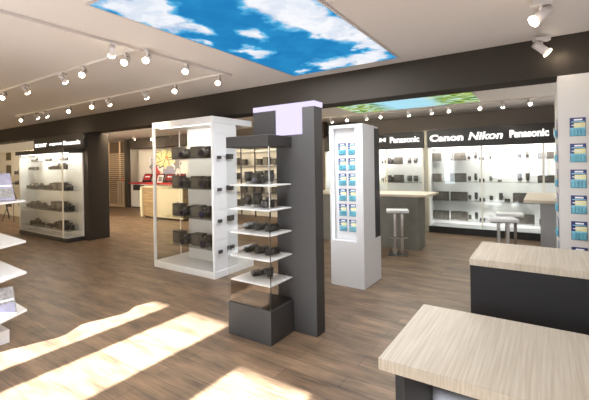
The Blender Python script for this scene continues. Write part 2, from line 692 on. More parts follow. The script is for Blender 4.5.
# luminous ceiling panels
PX0, PX1, PY0, PY1 = -2.70, -1.33, 1.42, 4.08
PC = ((PX0 + PX1) / 2, (PY0 + PY1) / 2)
SKY_CLOUDS = [(x - PC[0], y - PC[1], rx, ry, w) for x, y, rx, ry, w in [
    (-2.50, 1.75, .20, .42, 0.9), (-2.30, 1.62, .15, .25, .8), (-2.42, 2.15, .12, .2, .7),
    (-1.55, 2.30, .28, .50, 1.0), (-1.50, 2.9, .22, .45, 1.0), (-1.42, 3.55, .12, .4, .9),
    (-2.14, 2.62, .12, .16, .65), (-2.46, 2.98, .13, .24, .62), (-2.66, 2.5, .07, .17, .6),
    (-1.95, 3.85, .32, .22, .95), (-1.62, 3.92, .30, .2, .9), (-2.5, 3.95, .12, .10, .5)]]
lp = thing('ceiling_light_panel', 'large backlit ceiling panel showing blue sky with white clouds', 'light panel',
           (PC[0], PC[1], HC - 0.012))
MB().box(PX0, PX1, PY0, PY1, HC - 0.012, HC - 0.002, sky_print('sky_print', 1.0)).build('printed_diffuser', lp)
f = MB()
for (a, b, c, d) in ((PX0 - .02, PX0, PY0 - .02, PY1 + .02), (PX1, PX1 + .02, PY0 - .02, PY1 + .02),
                     (PX0, PX1, PY0 - .02, PY0), (PX0, PX1, PY1, PY1 + .02)):
    f.box(a, b, c, d, HC - 0.014, HC - 0.001, LAMPWHITE)
f.build('frame', lp)
QX0, QX1, QY0, QY1 = -3.50, -0.98, 6.35, 7.93
lp = thing('ceiling_light_panel', 'backlit ceiling panel behind the dark beam printed with green plants and sky',
           'light panel', ((QX0 + QX1) / 2, (QY0 + QY1) / 2, HC - 0.012))
MB().box(QX0, QX1, QY0, QY1, HC - 0.012, HC - 0.002, meadow_print('meadow_print', 1.1)).build('printed_diffuser', lp)
f = MB()
for (a, b, c, d) in ((QX0 - .02, QX0, QY0 - .02, QY1 + .02), (QX1, QX1 + .02, QY0 - .02, QY1 + .02),
                     (QX0, QX1, QY0 - .02, QY0), (QX0, QX1, QY1, QY1 + .02)):
    f.box(a, b, c, d, HC - 0.014, HC - 0.001, LAMPWHITE)
f.build('frame', lp)

# lamps inside the luminous ceiling boxes and the display cases (each case has its own tubes)
area('sky_panel_light', (PC[0], PC[1], HC - 0.03), (1.3, 2.6), 120, (0.95, 0.97, 1.0))
area('meadow_panel_light', ((QX0 + QX1) / 2, (QY0 + QY1) / 2, HC - 0.03), (2.4, 1.5), 60, (0.95, 1.0, 0.97))


# ------------------------------------------------------------------ prototypes
def make_camera():
    """SLR camera, lens towards -y, standing on z = 0, about 0.14 wide"""
    t = thing('camera', 'black camera', 'camera')
    b = MB()
    b.bbox(-.068, .068, -.022, .026, 0, .082, CAMBLACK, .008)
    b.bbox(-.030, .030, -.030, .022, .076, .108, CAMBLACK, .009)
    b.bbox(-.072, -.040, -.040, .0, .004, .080, CAMGREY, .008)
    b.build('body', t)
    l = MB()
    l.cyl((0.006, -.022, .042), (0.006, -.060, .042), .036, CAMBLACK)
    l.cyl((0.006, -.060, .042), (0.006, -.085, .042), .033, CAMGREY)
    l.cyl((0.006, -.085, .042), (0.006, -.100, .042), .035, CAMBLACK)
    lo = l.build('lens', t, smooth=True)
    MB().cyl((0.006, -.100, .042), (0.006, -.102, .042), .029, LENSGLASS).build('lens_glass', lo)
    d = MB()
    d.cyl((.045, .0, .082), (.045, .0, .092), .012, CAMSILVER)
    d.build('mode_dial', t)
    MB().cyl((-.052, -.012, .080), (-.052, -.012, .088), .007, CAMSILVER).build('shutter_button', t)
    return t


def make_lens(standing=True):
    t = thing('camera_lens', 'black camera lens', 'camera lens')
    b = MB()
    if standing:
        b.cyl((0, 0, 0), (0, 0, .02), .030, CAMSILVER)
        b.cyl((0, 0, .02), (0, 0, .10), .034, CAMBLACK, .038)
        b.build('barrel', t, smooth=True)
        MB().cyl((0, 0, .045), (0, 0, .075), .0395, CAMGREY).build('focus_ring', t, smooth=True)
        MB().cyl((0, 0, .10), (0, 0, .108), .039, BLACK).build('lens_cap', t)
    else:
        r = .036
        b.cyl((-.07, 0, r), (.05, 0, r), .033, CAMBLACK, .036)
        b.cyl((.05, 0, r), (.075, 0, r), .036, CAMBLACK)
        b.build('barrel', t, smooth=True)
        MB().cyl((-.02, 0, r), (.02, 0, r), .0365, CAMGREY).build('focus_ring', t, smooth=True)
        MB().cyl((.075, 0, r), (.079, 0, r), .031, LENSGLASS).build('front_glass', t)
    return t


def make_box():
    """dark printed camera carton, 1 x 1 x 1 unit scaled on use"""
    t = thing('camera_box', 'dark camera carton', 'box')
    MB().bbox(-.08, .08, -.05, .05, 0, .13, CAMGREY, .002, 1).build('carton', t)
    MB().box(-.07, .03, -.0515, -.0502, .02, .11, CARTONPR).build('printed_picture', t)
    return t


def make_gadget():
    t = thing('compact_camera', 'small black compact camera', 'camera')
    MB().bbox(-.05, .05, -.015, .015, 0, .06, CAMBLACK, .005).build('body', t)
    MB().cyl((0, -.015, .03), (0, -.035, .03), .022, CAMGREY).build('lens', t)
    return t


def make_pack():
    """battery blister card, hanging, back on y = 0, facing -y, top at z = 0; 0.115 x 0.165"""
    t = thing('battery_pack', 'blister pack', 'battery pack')
    w = .0575
    c = MB()
    c.box(-w, w, -.004, 0, -.165, 0, NAVY)
    c.box(-w + .003, w - .003, -.0050, -.004, -.162, -.112, TEAL)
    c.box(-w + .003, w - .003, -.0050, -.004, -.112, -.088, LTEAL)
    c.box(-w + .030, w - .004, -.0052, -.004, -.088, -.046, YELL)
    c.box(-w + .030, w - .024, -.0052, -.004, -.026, -.012, PWHITE)
    c.box(-w + .012, w - .034, -.0054, -.0052, -.070, -.062, PWHITE)
    c.box(-w + .010, w - .010, -.0052, -.004, -.040, -.033, LTEAL)
    c.build('printed_card', t)
    b = MB()
    for k in range(4):
        x = -.034 + k * .0227
        b.cyl((x, -.013, -.150), (x, -.013, -.098), .009, TEAL, seg=10)
    b.build('batteries', t)
    MB().bbox(-.048, .048, -.024, -.004, -.156, -.060, ACRYL, .004, 1).build('clear_blister', t)
    return t


def make_spot(lit):
    """track spotlight hanging from z=0, head pointing along -y and down"""
    t = thing('track_spotlight', 'white track spotlight', 'spotlight')
    MB().box(-.02, .02, -.05, .05, -.022, 0, LAMPWHITE).build('track_adapter', t)
    MB().cyl((0, 0, -.022), (0, 0, -.055), .009, LAMPWHITE, seg=10).build('arm', t)
    d = Vector((0, -.80, -.60)).normalized()
    c = Vector((0, 0, -.075))
    h = MB()
    h.cyl(c - d * .060, c + d * .045, .026, LAMPWHITE, .027, seg=20)
    hd = h.build('lamp_head', t, smooth=True)
    MB().cyl(c + d * .0455, c + d * .052, .031, BULB, seg=20).build('glowing_lens', hd)
    return t


CAMERA, LENSUP, LENSLY, BOXP, GADGET, PACK, SPOT = (make_camera(), make_lens(), make_lens(False), make_box(),
                                                    make_gadget(), make_pack(), make_spot(True))
freeze(None)

# ------------------------------------------------------------------ display cases along the walls


def wall_case(name, label, x0, x1, y0, y1, top, header_top, header_x0, header_x1, shelf_z, frames_x, base_h=0.15,
              glow=True, header_y=None, plinth=BLACK, side_right=True):
    t = thing(name, label, 'display case', ((x0 + x1) / 2, (y0 + y1) / 2, 0))
    MB().bbox(x0, x1, y0, y1, 0, base_h, plinth, .004, 1).build('plinth', t)
    MB().box(x0, x1, y1 - .03, y1, base_h, top, WHITE).build('back_panel', t)
    MB().box(x0, x0 + .03, y0 + .02, y1 - .03, base_h, top, WHITE).build('side_panel', t)
    if side_right:
        MB().box(x1 - .03, x1, y0 + .02, y1 - .03, base_h, top, WHITE).build('side_panel', t)
    MB().box(x0 + .03, x1 - .03, y0 + .02, y1 - .03, base_h, base_h + .012, WHITE).build('floor_panel', t)
    for z in shelf_z:
        MB().box(x0 + .035, x1 - .035, y0 + .05, y1 - .035, z - .010, z, SHELFGLASS).build('glass_shelf', t)
    fx = sorted(frames_x)
    for a in fx:
        MB().box(a - .018, a + .018, y0, y0 + .02, base_h, top, CREAMFRAME).build('door_frame', t)
    for a, b in zip(fx, fx[1:]):
        MB().box(a + .018, b - .018, y0 + .006, y0 + .012, base_h, top, GLASS if x0 < -8 else DOORGLASS).build('glass_door', t)
    hy = header_y if header_y is not None else y0
    return t, hy


CREAMFRAME = mat('cream_metal_frame', (0.66, 0.63, 0.56), 0.4)

# long case on the back wall
CX0, CX1 = -2.25, 2.6
case, hy = wall_case('display_case', 'long white glass case on the back wall under the widest lit sign',
                     CX0, CX1, 9.0, 9.5, 1.97, 2.38, CX0, CX1, (1.665, 1.18, 0.75, 0.30), (-2.23, -1.12, 0.0, 1.25, 2.58))
sb = MB().bbox(CX0, CX1, 8.97, 9.5, 1.975, 2.38, SIGNBLACK, .004, 1).build('sign_board', case)
MB().box(CX0 + .06, CX1 - .06, 9.06, 9.12, 1.950, 1.969, GLOW_CASE).build('light_strip', case)
word('Canon', -2.19, -1.47, 2.105, 2.265, 8.97, LETTER, sb, bold=.045, spacing=1.02)
word('Nikon', -1.37, -0.70, 2.105, 2.275, 8.97, LETTER, sb, bold=.03, shear=.22, spacing=1.0)
word('Panasonic', -0.58, 0.10, 2.115, 2.275, 8.97, LETTER, sb, bold=.045)
area('case_light_long', (0.1, 9.14, 1.94), (4.4, .1), 80, (1, .95, .88), (0, .25, -1))

# case beside it, above the bar
DX0, DX1 = -5.0, -2.35
case2, hy = wall_case('display_case', 'white glass case on the back wall behind the grey bar',
                      DX0, DX1, 9.0, 9.5, 1.97, 2.38, DX0, DX1, (1.60, 1.15, 0.75, 0.35), (-4.98, -4.1, -3.25, -2.37))
sb2 = MB().bbox(DX0, DX1, 8.97, 9.5, 1.975, 2.36, SIGNBLACK, .004, 1).build('sign_board', case2)
MB().box(DX0 + .06, DX1 - .06, 9.06, 9.12, 1.950, 1.969, GLOW_CASE).build('light_strip', case2)
word('FUJIFILM', -4.05, -3.25, 2.13, 2.255, 8.97, LETTER, sb2, bold=.03)
word('Panasonic', -3.14, -2.43, 2.12, 2.27, 8.97, LETTER, sb2, bold=.028)
area('case_base_fill_long', (0.1, 9.1, .18), (4.4, .08), 22, (1, .97, .92), (0, .45, 1))  # added upward fill without a fixture, brightens the lower shelves
area('case_light_bar', (-3.7, 9.14, 1.94), (2.4, .1), 50, (1, .95, .88), (0, .25, -1))
# cream wall strip between the two cases
struct('trim_4', MB().box(-2.345, -2.255, 9.05, 9.58, 0, 2.38, mat('strip_paint', (0.42, 0.38, 0.30), .7)))

# case on the left with black base
SX0, SX1 = -11.05, -8.62
case3, hy = wall_case('display_case', 'white glass case with black base in front of the dark column',
                      SX0, SX1, 3.97, 4.35, 1.97, 2.4, SX0, SX1, (1.80, 1.60, 1.13, 0.66, 0.24), (-11.0, -8.78), base_h=.09,
                      side_right=False)
MB().box(SX1 - .012, SX1 - .004, 3.99, 4.31, .09, 1.97, GLASS).build('glass_side', case3)
MB().box(SX0 - .12, SX1, 3.95, 4.35, 1.972, 2.062, ANTHRA).build('canopy', case3)
MB().box(SX0 + .06, SX1 - .1, 4.02, 4.08, 1.950, 1.969, GLOW_CASE).build('light_strip', case3)
sb3 = MB().bbox(-10.95, -8.47, 4.28, 4.352, 2.064, 2.405, SIGNBLACK, .004, 1).build('sign_board', case3)
word('SONY', -10.84, -10.20, 2.165, 2.255, 4.28, LETTER, sb3, bold=.02)
word('FUJIFILM', -10.04, -9.45, 2.17, 2.235, 4.28, LETTER, sb3, bold=.012)
word('Panasonic', -9.35, -8.60, 2.165, 2.265, 4.28, LETTER, sb3, bold=.03)
area('case_light_left', (-9.8, 4.08, 1.94), (2.1, .1), 38, (1, .9, .78), (0, .25, -1))


def row(case_name, shelf_word, z, y, items, group):
    """items: list of (kind, x, scale, rz)"""
    for k, (kind, x, s, rz) in enumerate(items):
        where = '%s from left, %s shelf, %s' % (ORD[k], shelf_word, case_name)
        if kind == 'c':
            use(CAMERA, USED, (x, y, z + .001), rz, s, 'black camera, %s' % where, group)
        elif kind == 'b':
            use(BOXP, USED, (x, y, z + .001), rz, s, 'dark camera carton, %s' % where, group)
        elif kind == 'l':
            use(LENSUP, USED, (x, y, z + .001), rz, s, 'upright black lens, %s' % where, group)
        elif kind == 'h':
            use(LENSLY, USED, (x, y, z + .001), rz, s, 'black lens lying down, %s' % where, group)
        elif kind == 'g':
            use(GADGET, USED, (x, y, z + .001), rz, s, 'small compact camera, %s' % where, group)


# long case: two big items, small ones, tall/low pair, again
SH = ['top', 'second', 'third', 'lowest']
for z, sw in zip((1.665, 1.18, 0.75, 0.30), SH):
    y = 9.27
    if z > 1:
        it = [('b', -2.105, (1.15, 1.2, 1.4), 0), ('b', -1.64, (2.1, 1.2, 1.45), 0)]
    else:
        it = [('b', -2.03, (2.1, 1.2, 1.45), 0), ('b', -1.63, (2.15, 1.2, 1.45), 0)]
    it += [('l', -1.405, (.9, .9, 1.1), 0), ('l', -1.27, (.9, .9, 1.7), 0), ('g', -1.15, 1.1, 0), ('l', -.97, (.9, .9, 1.1), 0)]
    if z > 1:
        it += [('g', -.80, .8, 0), ('l', -.42, (1.2, 1.2, 1.7), 0), ('l', -.28, (.9, .9, 1.7), 0), ('b', .04, (1.8, 1.2, 1.1), 0)]
    else:
        it += [('l', -.78, (.9, .9, 1.7), 0), ('g', -.66, 1.1, 0), ('b', -.36, (2.4, 1.2, 1.5), 0), ('c', .02, 1.5, 0)]
    row('long back wall case', sw, z, y, it, 'cameras in the long back wall case')
for z, sw in zip((1.60, 1.15), SH):
    row('glass case behind the bar', sw, z, 9.27,
        [('l', -3.46, .9, 0), ('c', -3.27, 1.6, 0), ('b', -3.03, (1.35,1.2,1.4), 0), ('l', -2.76, 1.5, 0), ('l', -2.61, 1.5, 0)],
        'cameras in the case behind the bar')
SH5 = ['top', 'second', 'third', 'fourth', 'lowest']
for z, sw in zip((1.80, 1.60, 1.13, 0.66, 0.24), SH5):
    y = 4.17
    if z > 1.7:
        it = [('g', -10.7, 1.3, 0), ('g', -10.55, 1.5, 0), ('g', -9.95, 1.3, 0), ('g', -9.78, 1.3, 0), ('h', -9.2, 1.1, 0), ('g', -9.0, 1.3, 0)]
    elif z > 1.5:
        it = [('g', -10.85, 1.3, 0), ('g', -10.68, 1.3, 0), ('g', -10.5, 1.3, 0), ('h', -9.75, 1.2, 0), ('g', -9.55, 1.3, 0),
              ('c', -9.32, 1.35, 0), ('c', -9.1, 1.35, 0)]
    elif z > 1:
        it = [('c', -10.8, 1.15, .1), ('c', -10.55, 1.3, 0), ('c', -10.25, 1.3, -.1), ('g', -10.0, 1.4, 0), ('c', -9.72, 1.4, 0),
              ('b', -9.42, 1.3, 0), ('b', -9.17, 1.3, 0), ('c', -8.85, 1.3, 0)]
    elif z > .5:
        it = [('c', -10.75, 1.4, .1), ('c', -10.45, 1.6, 0), ('c', -10.1, 1.3, -.1), ('g', -9.88, 1.3, 0), ('b', -9.5, 1.5, 0),
              ('b', -9.22, 1.5, 0), ('c', -8.85, 1.6, 0)]
    else:
        it = [('h', -10.8, 1.1, 0), ('c', -10.48, 1.5, 0), ('g', -10.2, 1.3, 0), ('h', -9.9, 1.0, .3), ('c', -9.5, 1.3, 0),
              ('b', -9.17, 1.4, 0), ('c', -8.85, 1.5, 0)]
    row('black based left case', sw, z, y, it, 'cameras in the left case')

# ------------------------------------------------------------------ white glass showcase, centre left
WX0, WX1, WY0, WY1, WH = -5.28, -3.90, 3.76, 4.30, 2.33
sc = thing('glass_showcase', 'tall white framed glass showcase left of the dark display tower', 'display case',
           ((WX0 + WX1) / 2, (WY0 + WY1) / 2, 0))
MB().bbox(WX0, WX1, WY0, 4.62, 0, .10, WHITE, .004, 1).build('base', sc)
MB().bbox(WX0, WX1, WY0, 4.62, 2.235, WH, WHITE, .004, 1).build('top_board', sc)
MB().box(WX0, WX0 + .035, WY0, WY0 + .035, .10, 2.235, WHITE).build('corner_post', sc)
MB().box(WX1 - .035, WX1, WY0, WY0 + .035, .10, 2.235, WHITE).build('corner_post', sc)
MB().box(WX0 + .01, WX0 + .022, 4.283, 4.295, .10, 2.235, WHITE).build('corner_post', sc)
MB().box(WX0 + .036, WX1 - .036, WY0 + .008, WY0 + .016, .10, 2.235, GLASS).build('glass_pane', sc)
MB().box(WX0 + .008, WX0 + .016, WY0 + .036, 4.26, .10, 2.235, GLASS).build('glass_pane', sc)
MB().box(-4.95, WX1 - .045, 4.20, 4.24, .10, 2.235, WHITE).build('back_panel', sc)
g = MB()
g.box(WX1 - .04, WX1 - .012, WY0 + .036, 4.255, .10, 2.235, WHITE)
for k in range(18):
    z = .22 + k * .11
    g.box(WX1 - .012, WX1 - .004, WY0 + .036, 4.255, z, z + .100, WHITE)
g.build('slat_wall', sc)
MB().box(WX0 + .1, WX1 - .1, WY0 + .05, WY0 + .09, 2.229, 2.234, GLOW_WHITE).build('light_strip', sc)
area('showcase_light', ((WX0 + WX1) / 2, 3.95, 2.20), (1.1, .08), 9, (1, .92, .80), (0, .2, -1))
SZ = (1.735, 1.275, 0.825, 0.385)
for z in SZ:
    MB().box(-5.16, WX1 - .045, 3.84, 4.195, z - .01, z, SHELFGLASS).build('glass_shelf', sc)
for z, sw in zip(SZ, SH):
    it = [('b', -4.93, (1.28, 1.2, 1.5), 0), ('c', -4.705, 1.5, 0), ('b', -4.47, (1.35, 1.2, 1.45), .05), ('c', -4.23, 1.72, 0)]
    row('white framed showcase', sw, z, 4.0, it, 'cameras in the white framed showcase')
# small goods pegged on its slat wall side
for i, z in enumerate(SZ):
    for j, (yy, hh) in enumerate(((3.845, .75), (4.06, 1.25))):
        use(GADGET, USED, (WX1 + .040, yy, z - .02), PI / 2, hh,
            'compact camera on the white slat wall side, %s from front in its %s row' % (ORD[j], SH[i]),
            'compact cameras on the slat wall')
        pb = MB().box(WX1 - .004, WX1 + .065, yy - .04, yy + .04, z - .026, z - .021, ACRYL).build('slat_bracket', sc)

# ------------------------------------------------------------------ dark central display tower
TX0, TX1, TY0, TY1 = -2.54, -2.025, 2.62, 2.99
tw = thing('display_tower', 'dark glass display tower with white shelves below a lavender light box', 'display case',
           (-2.15, 2.85, 0))
MB().bbox(TX0, TX1, TY0, TY1 - .002, 0, .31, ANTHRA2, .003, 1).build('base_cabinet', tw)
MB().box(TX0 + .01, TX1 - .01, TY0 + .01, TY1 - .005, .31, .316, BLACK).build('base_top', tw)
MB().bbox(TX0, TX1, TY0, TY1 - .002, 1.78, 1.885, ANTHRA, .003, 1).build('header', tw)
MB().box(-2.21, -1.77, TY1, 3.14, 0, 1.90, ANTHRA2).build('upright_panel', tw)
MB().box(-2.50, -2.212, TY1, 3.14, 1.886, 2.155, ANTHRA).build('upper_block', tw)
MB().box(-1.90, -1.77, TY1, 3.14, 1.90, 2.155, ANTHRA2).build('upper_panel', tw)
lb = MB()
lb.box(-2.50, -1.765, TY1 - .004, 3.145, 2.157, 2.205, GLOW_LAV)
lb.box(-2.208, -1.903, TY1 - .004, 3.13, 1.902, 2.157, GLOW_LAV)
lb.build('light_box', tw)
for k, z in enumerate((.53, .755, .98, 1.205, 1.43)):
    MB().bbox(TX0 + .03, TX1 - .004, TY0 + .01, TY1 - .012, z - .012, z, WHITE, .002, 1).build('shelf', tw)
MB().box(TX0, TX0 + .005, TY0 + .004, TY1 - .004, .317, 1.779, GLASS).build('glass_pane', tw)
MB().box(TX0 + .006, TX1 - .001, TY0, TY0 + .005, .317, 1.779, GLASS).build('glass_pane', tw)
MB().box(TX0 + .03, TX1 - .03, TY0 + .008, TY0 + .012, .318, .515, SMOKE).build('tinted_lower_pane', tw)
MB().box(TX1 - .006, TX1, TY0 + .006, TY0 + .012, 1.21, 1.779, GREYWHITE).build('corner_profile', tw)
MB().box(TX1 - .006, TX1, TY0 + .006, TY0 + .012, .317, 1.19, BLACK).build('corner_profile', tw)
TS = ['lowest', 'second lowest', 'middle', 'fourth', 'top']
TI = [[('h', -2.33, .95, 1.0), ('l', -2.19, .9, 0)],
      [('h', -2.42, .95, 1.35), ('h', -2.29, .95, 1.35), ('h', -2.16, .95, 1.35)],
      [('h', -2.42, .95, 1.35), ('h', -2.29, .95, 1.35), ('h', -2.16, .95, 1.35)],
      [('l', -2.45, 1.0, 0), ('l', -2.33, 1.3, 0), ('c', -2.2, .9, .2)],
      [('l', -2.44, 1.1, 0), ('c', -2.31, .9, .2), ('l', -2.18, 1.2, 0)]]
for z, sw, it in zip((.53, .755, .98, 1.205, 1.43), TS, TI):
    it = list(it)
    row('dark display tower', sw, z, 2.83, it, 'lenses in the dark display tower')

# ------------------------------------------------------------------ white tower with battery packs
BX0, BX1, BY0, BY1, BH = -2.40, -1.92, 4.45, 5.04, 2.13
bt = thing('pack_tower', 'white freestanding tower with a lit niche of battery packs', 'display stand', (-2.16, 4.75, 0))
# body built around the niche
niche_x0, niche_x1, nz0, nz1, ny = -2.375, -2.025, .595, 2.09, 4.56
b = MB()
b.box(BX0, BX1, BY0, BY1, 0, nz0, WHITE_SATIN)
b.box(BX0, niche_x0, BY0, BY1, nz0, BH, WHITE_SATIN)
b.box(niche_x1, BX1 - .02, BY0, BY1, nz0, BH, WHITE_SATIN)
b.box(BX1 - .02, BX1, BY0, 4.84, nz0, BH, WHITE_SATIN)
b.box(niche_x0, niche_x1, BY0, BY1, nz1, BH, WHITE_SATIN)
b.box(niche_x0, niche_x1, ny, BY1, nz0, nz1, WHITE_SATIN)
b.build('body', bt)
MB().box(BX1 - .019, BX1 - .004, 4.842, BY1 - .002, nz0 + .002, BH - .03, SLATE).build('side_infill', bt)
ls = MB()
ls.box(niche_x0 + .001, niche_x0 + .008, BY0 + .02, BY0 + .05, nz0 + .01, nz1 - .01, GLOW_WHITE)
ls.box(niche_x1 - .008, niche_x1 - .001, BY0 + .02, BY0 + .05, nz0 + .01, nz1 - .01, GLOW_WHITE)
ls.build('led_strip', bt)
for r in range(6):
    for c, xx in enumerate((-2.262, -2.115)):
        use(PACK, USED, (xx, ny - .004, 1.895 - r * .205), 0, .98,
            'blue battery pack, %s column, %s row down in the white tower' % (('left', 'right')[c], ORD[r]),
            'battery packs in the white tower')
# battery packs on the divider wall
for r in range(7):
    use(PACK, USED, (.268, 4.325, 2.005 - r * .24), 0, 1.04,
        'battery pack facing forward on the white wall, %s from top' % ORD[r], 'battery packs on the right wall')
for r in range(7):
    for c, yy in enumerate((4.42, 4.60)):
        use(PACK, USED, (.115, yy, 2.005 - r * .24), -PI / 2, 1.04,
            'battery pack seen edge on at the wall end, %s row, %s from the corner' % (ORD[r], ORD[c]),
            'battery packs on the wall end')

# ------------------------------------------------------------------ counters right front
ct = thing('counter', 'anthracite counter block with thick light oak top at right', 'counter', (0.6, 2.85, 0))
MB().box(-.393, 1.60, 2.565, 3.155, 0, .958, SLATE).build('body', ct)
MB().bbox(-.396, 1.62, 2.56, 3.16, .959, 1.0, OAK, .002, 1).build('worktop', ct)
dk = thing('desk', 'low light oak desk in front of the anthracite counter', 'desk', (.1, 1.9, 0))
MB().bbox(-.615, .9, 1.56, 2.31, .70, .75, OAK, .002, 1).build('desktop', dk)
MB().box(-.56, -.52, 1.62, 2.25, 0, .699, SLATE).build('side_panel', dk)
MB().box(.80, .84, 1.62, 2.25, 0, .699, SLATE).build('side_panel', dk)
MB().box(-.519, .799, 2.10, 2.13, .15, .699, SLATE).build('modesty_panel', dk)

# bars behind
br = thing('bar_counter', 'grey concrete look bar with oak top behind the white tower', 'bar counter', (-2.9, 7.3, 0))
MB().box(-4.1, -1.92, 6.98, 7.40, 0, .985, BAR_STONE).build('body', br)
MB().bbox(-4.2, -1.76, 6.93, 7.86, .986, 1.03, OAKBAR, .003, 1).build('bar_top', br)
br = thing('bar_counter', 'plain grey bar with oak top beside the wall of battery packs', 'bar counter', (.3, 7.4, 0))
MB().box(-.05, .9, 6.72, 8.2, 0, .985, BAR_STONE2).build('body', br)
MB().bbox(-.26, 1.0, 6.62, 8.3, .986, 1.03, OAKBAR, .003, 1).build('bar_top', br)


def make_stool():
    t = thing('bar_stool', 'bar stool', 'bar stool')
    MB().bbox(-.19, .19, -.16, .16, .75, .795, WHITE, .012).build('seat', t)
    MB().box(-.16, .16, -.13, .13, .735, .749, DARKCHROME).build('seat_plate', t)
    for x in (-.045, .075):
        MB().bbox(x - .022, x + .022, -.035, -.010, .012, .735, CHROME, .003, 1).build('leg', t)
    MB().cyl((-.16, -.06, .30), (.16, -.06, .30), .011, CHROME, seg=10).build('footrest', t)
    MB().bbox(-.17, .17, -.15, .15, 0, .012, DARKCHROME, .003, 1).build('base_plate', t)
    return t


ST = make_stool()
freeze(None)
use(ST, USED, (-2.17, 6.52, 0), .35, 1, 'white seated chrome bar stool in front of the concrete look bar', 'bar stools')
use(ST, USED, (-.46, 6.85, 0), .1, 1, 'white bar stool nearest the plain grey bar, seen over the anthracite counter', 'bar stools')
use(ST, USED, (-.52, 6.20, 0), .3, 1, 'white bar stool standing nearest the camera behind the anthracite counter', 'bar stools')

# ------------------------------------------------------------------ left shelf unit
LZ = (1.31, .94, .65, .30)
su = thing('shelf_unit', 'white shelf unit with pointed shelves at the left edge', 'shelf unit', (-4.9, 1.3, 0))
for k, z in enumerate(LZ):
    tip = (-4.16, 1.55) if k == 0 else (-4.03, 1.50)
    MB().prism([tip, (-5.2, 1.56), (-5.2, .35), (-4.12, .35), (-3.86, 1.2)] if k else [tip, (-5.2, 1.62), (-5.2, .35), (-4.3, .35), (-4.0, 1.18)],
               z - .018, z, WHITE).build('shelf', su)
MB().box(-5.24, -5.2, .35, 1.56, 0, 1.75, WHITE).build('back_panel', su)
MB().box(-5.19, -4.15, .40, 1.40, 0, .12, WHITE).build('base', su)


def brochure(loc, rz, w, h, face, face2, label):
    t = thing('brochure_stand', label, 'brochure', loc)
    lean = .45
    n = 10
    m = Matrix.Translation(Vector(loc)) @ Matrix.Rotation(rz, 4, 'Z') @ Matrix.Rotation(-lean, 4, 'X')
    MB().box(-w / 2, w / 2, 0, .006, 0, h, ACRYL, m).build('acrylic_holder', t)
    p = MB()
    p.box(-w / 2 + .004, w / 2 - .004, -.003, -.0005, .004, h - .004, face, m)
    p.box(-w / 2 + .012, w / 2 - .012, -.0045, -.003, h * .10, h * .42, face2, m)
    p.box(-w / 2 + .012, w / 2 - .012, -.0045, -.003, h * .50, h * .56, PWHITE, m)
    p.build('printed_sheet', t)
    f = MB()
    f.box(-w / 2, w / 2, -.03, .09, 0, .002, ACRYL, Matrix.Translation(Vector(loc) + Vector((0, 0, .002))) @ Matrix.Rotation(rz, 4, 'Z'))
    f.build('foot', t)
    return t


brochure((-4.18, 1.38, 1.312), 1.55, .19, .29, LAVEND, GREYPR, 'lavender brochure leaning in a clear holder on the top left shelf')
brochure((-4.36, 1.28, 1.312), 1.5, .14, .20, SKINTAN, PWHITE, 'tan brochure behind the lavender one on the top left shelf')
brochure((-3.98, 1.32, .302), 1.5, .17, .26, GREYPR, LAVEND, 'grey photo brochure in a holder on the lowest left shelf')
brochure((-4.22, 1.25, .302), 1.5, .14, .19, SKINTAN, GREYPR, 'tan brochure left of the grey one on the lowest left shelf')

# ------------------------------------------------------------------ far left: white wall cabinets and tripods
fc = thing('wall_cabinet', 'cream wall cabinet with dark niches at the far left', 'cabinet', (-15, 5.6, 0))
MB().box(-16.98, -12.4, 5.4, 5.9, 0, 2.25, WALLWHITE).build('body', fc)
for z0, z1 in ((1.95, 2.22), (1.40, 1.78), (.75, 1.05), (.3, .6)):
    MB().box(-16.02, -15.62, 5.385, 5.399, z0, z1, OLIVE).build('dark_poster', fc)
MB().box(-15.4, -12.6, 5.20, 5.399, 1.42, 1.44, WHITE).build('shelf', fc)
MB().box(-15.4, -12.6, 5.20, 5.399, 1.08, 1.10, WHITE).build('shelf', fc)
for k, (x, z, s) in enumerate(((-14.6, 1.44, 1.7), (-14.2, 1.44, 1.4), (-14.6, 1.10, 1.7), (-14.25, 1.10, 1.4), (-13.6, 1.44, 1.4), (-13.6, 1.10, 1.4))):
    use(CAMERA, USED, (x, 5.31, z + .001), 0, s,
        'black camera on the %s shelf of the far left cream cabinet, %s' % (('upper', 'lower')[z < 1.3], ('leftmost', 'middle', 'rightmost')[0 if x < -14.4 else (1 if x < -14 else 2)]),
        'cameras on the far left cabinet')


def make_tripod():
    t = thing('tripod', 'tripod', 'tripod')
    top = Vector((0, 0, .95))
    for k in range(3):
        a = PI / 2 + k * 2 * PI / 3
        lg = MB().cyl(top, (.33 * math.cos(a), .33 * math.sin(a), .01), .014, CAMBLACK, .009, seg=8).build('leg', t)
        MB().cyl((.33 * math.cos(a), .33 * math.sin(a), .0), (.33 * math.cos(a), .33 * math.sin(a), .02), .014, BLACK, seg=8).build('rubber_foot', lg)
    MB().cyl((0, 0, .6), (0, 0, 1.15), .013, DARKCHROME, seg=8).build('centre_column', t)
    MB().bbox(-.035, .035, -.035, .035, 1.15, 1.20, CAMBLACK, .006, 1).build('head', t)
    return t


TP = make_tripod()
freeze(None)
use(TP, USED, (-13.9, 4.85, 0), .2, 1, 'black tripod in front of the far left cabinet, nearer the glass case', 'tripods')
use(TP, USED, (-14.9, 4.9, 0), .7, 1, 'black tripod in front of the far left cabinet, nearer the dark posters', 'tripods')

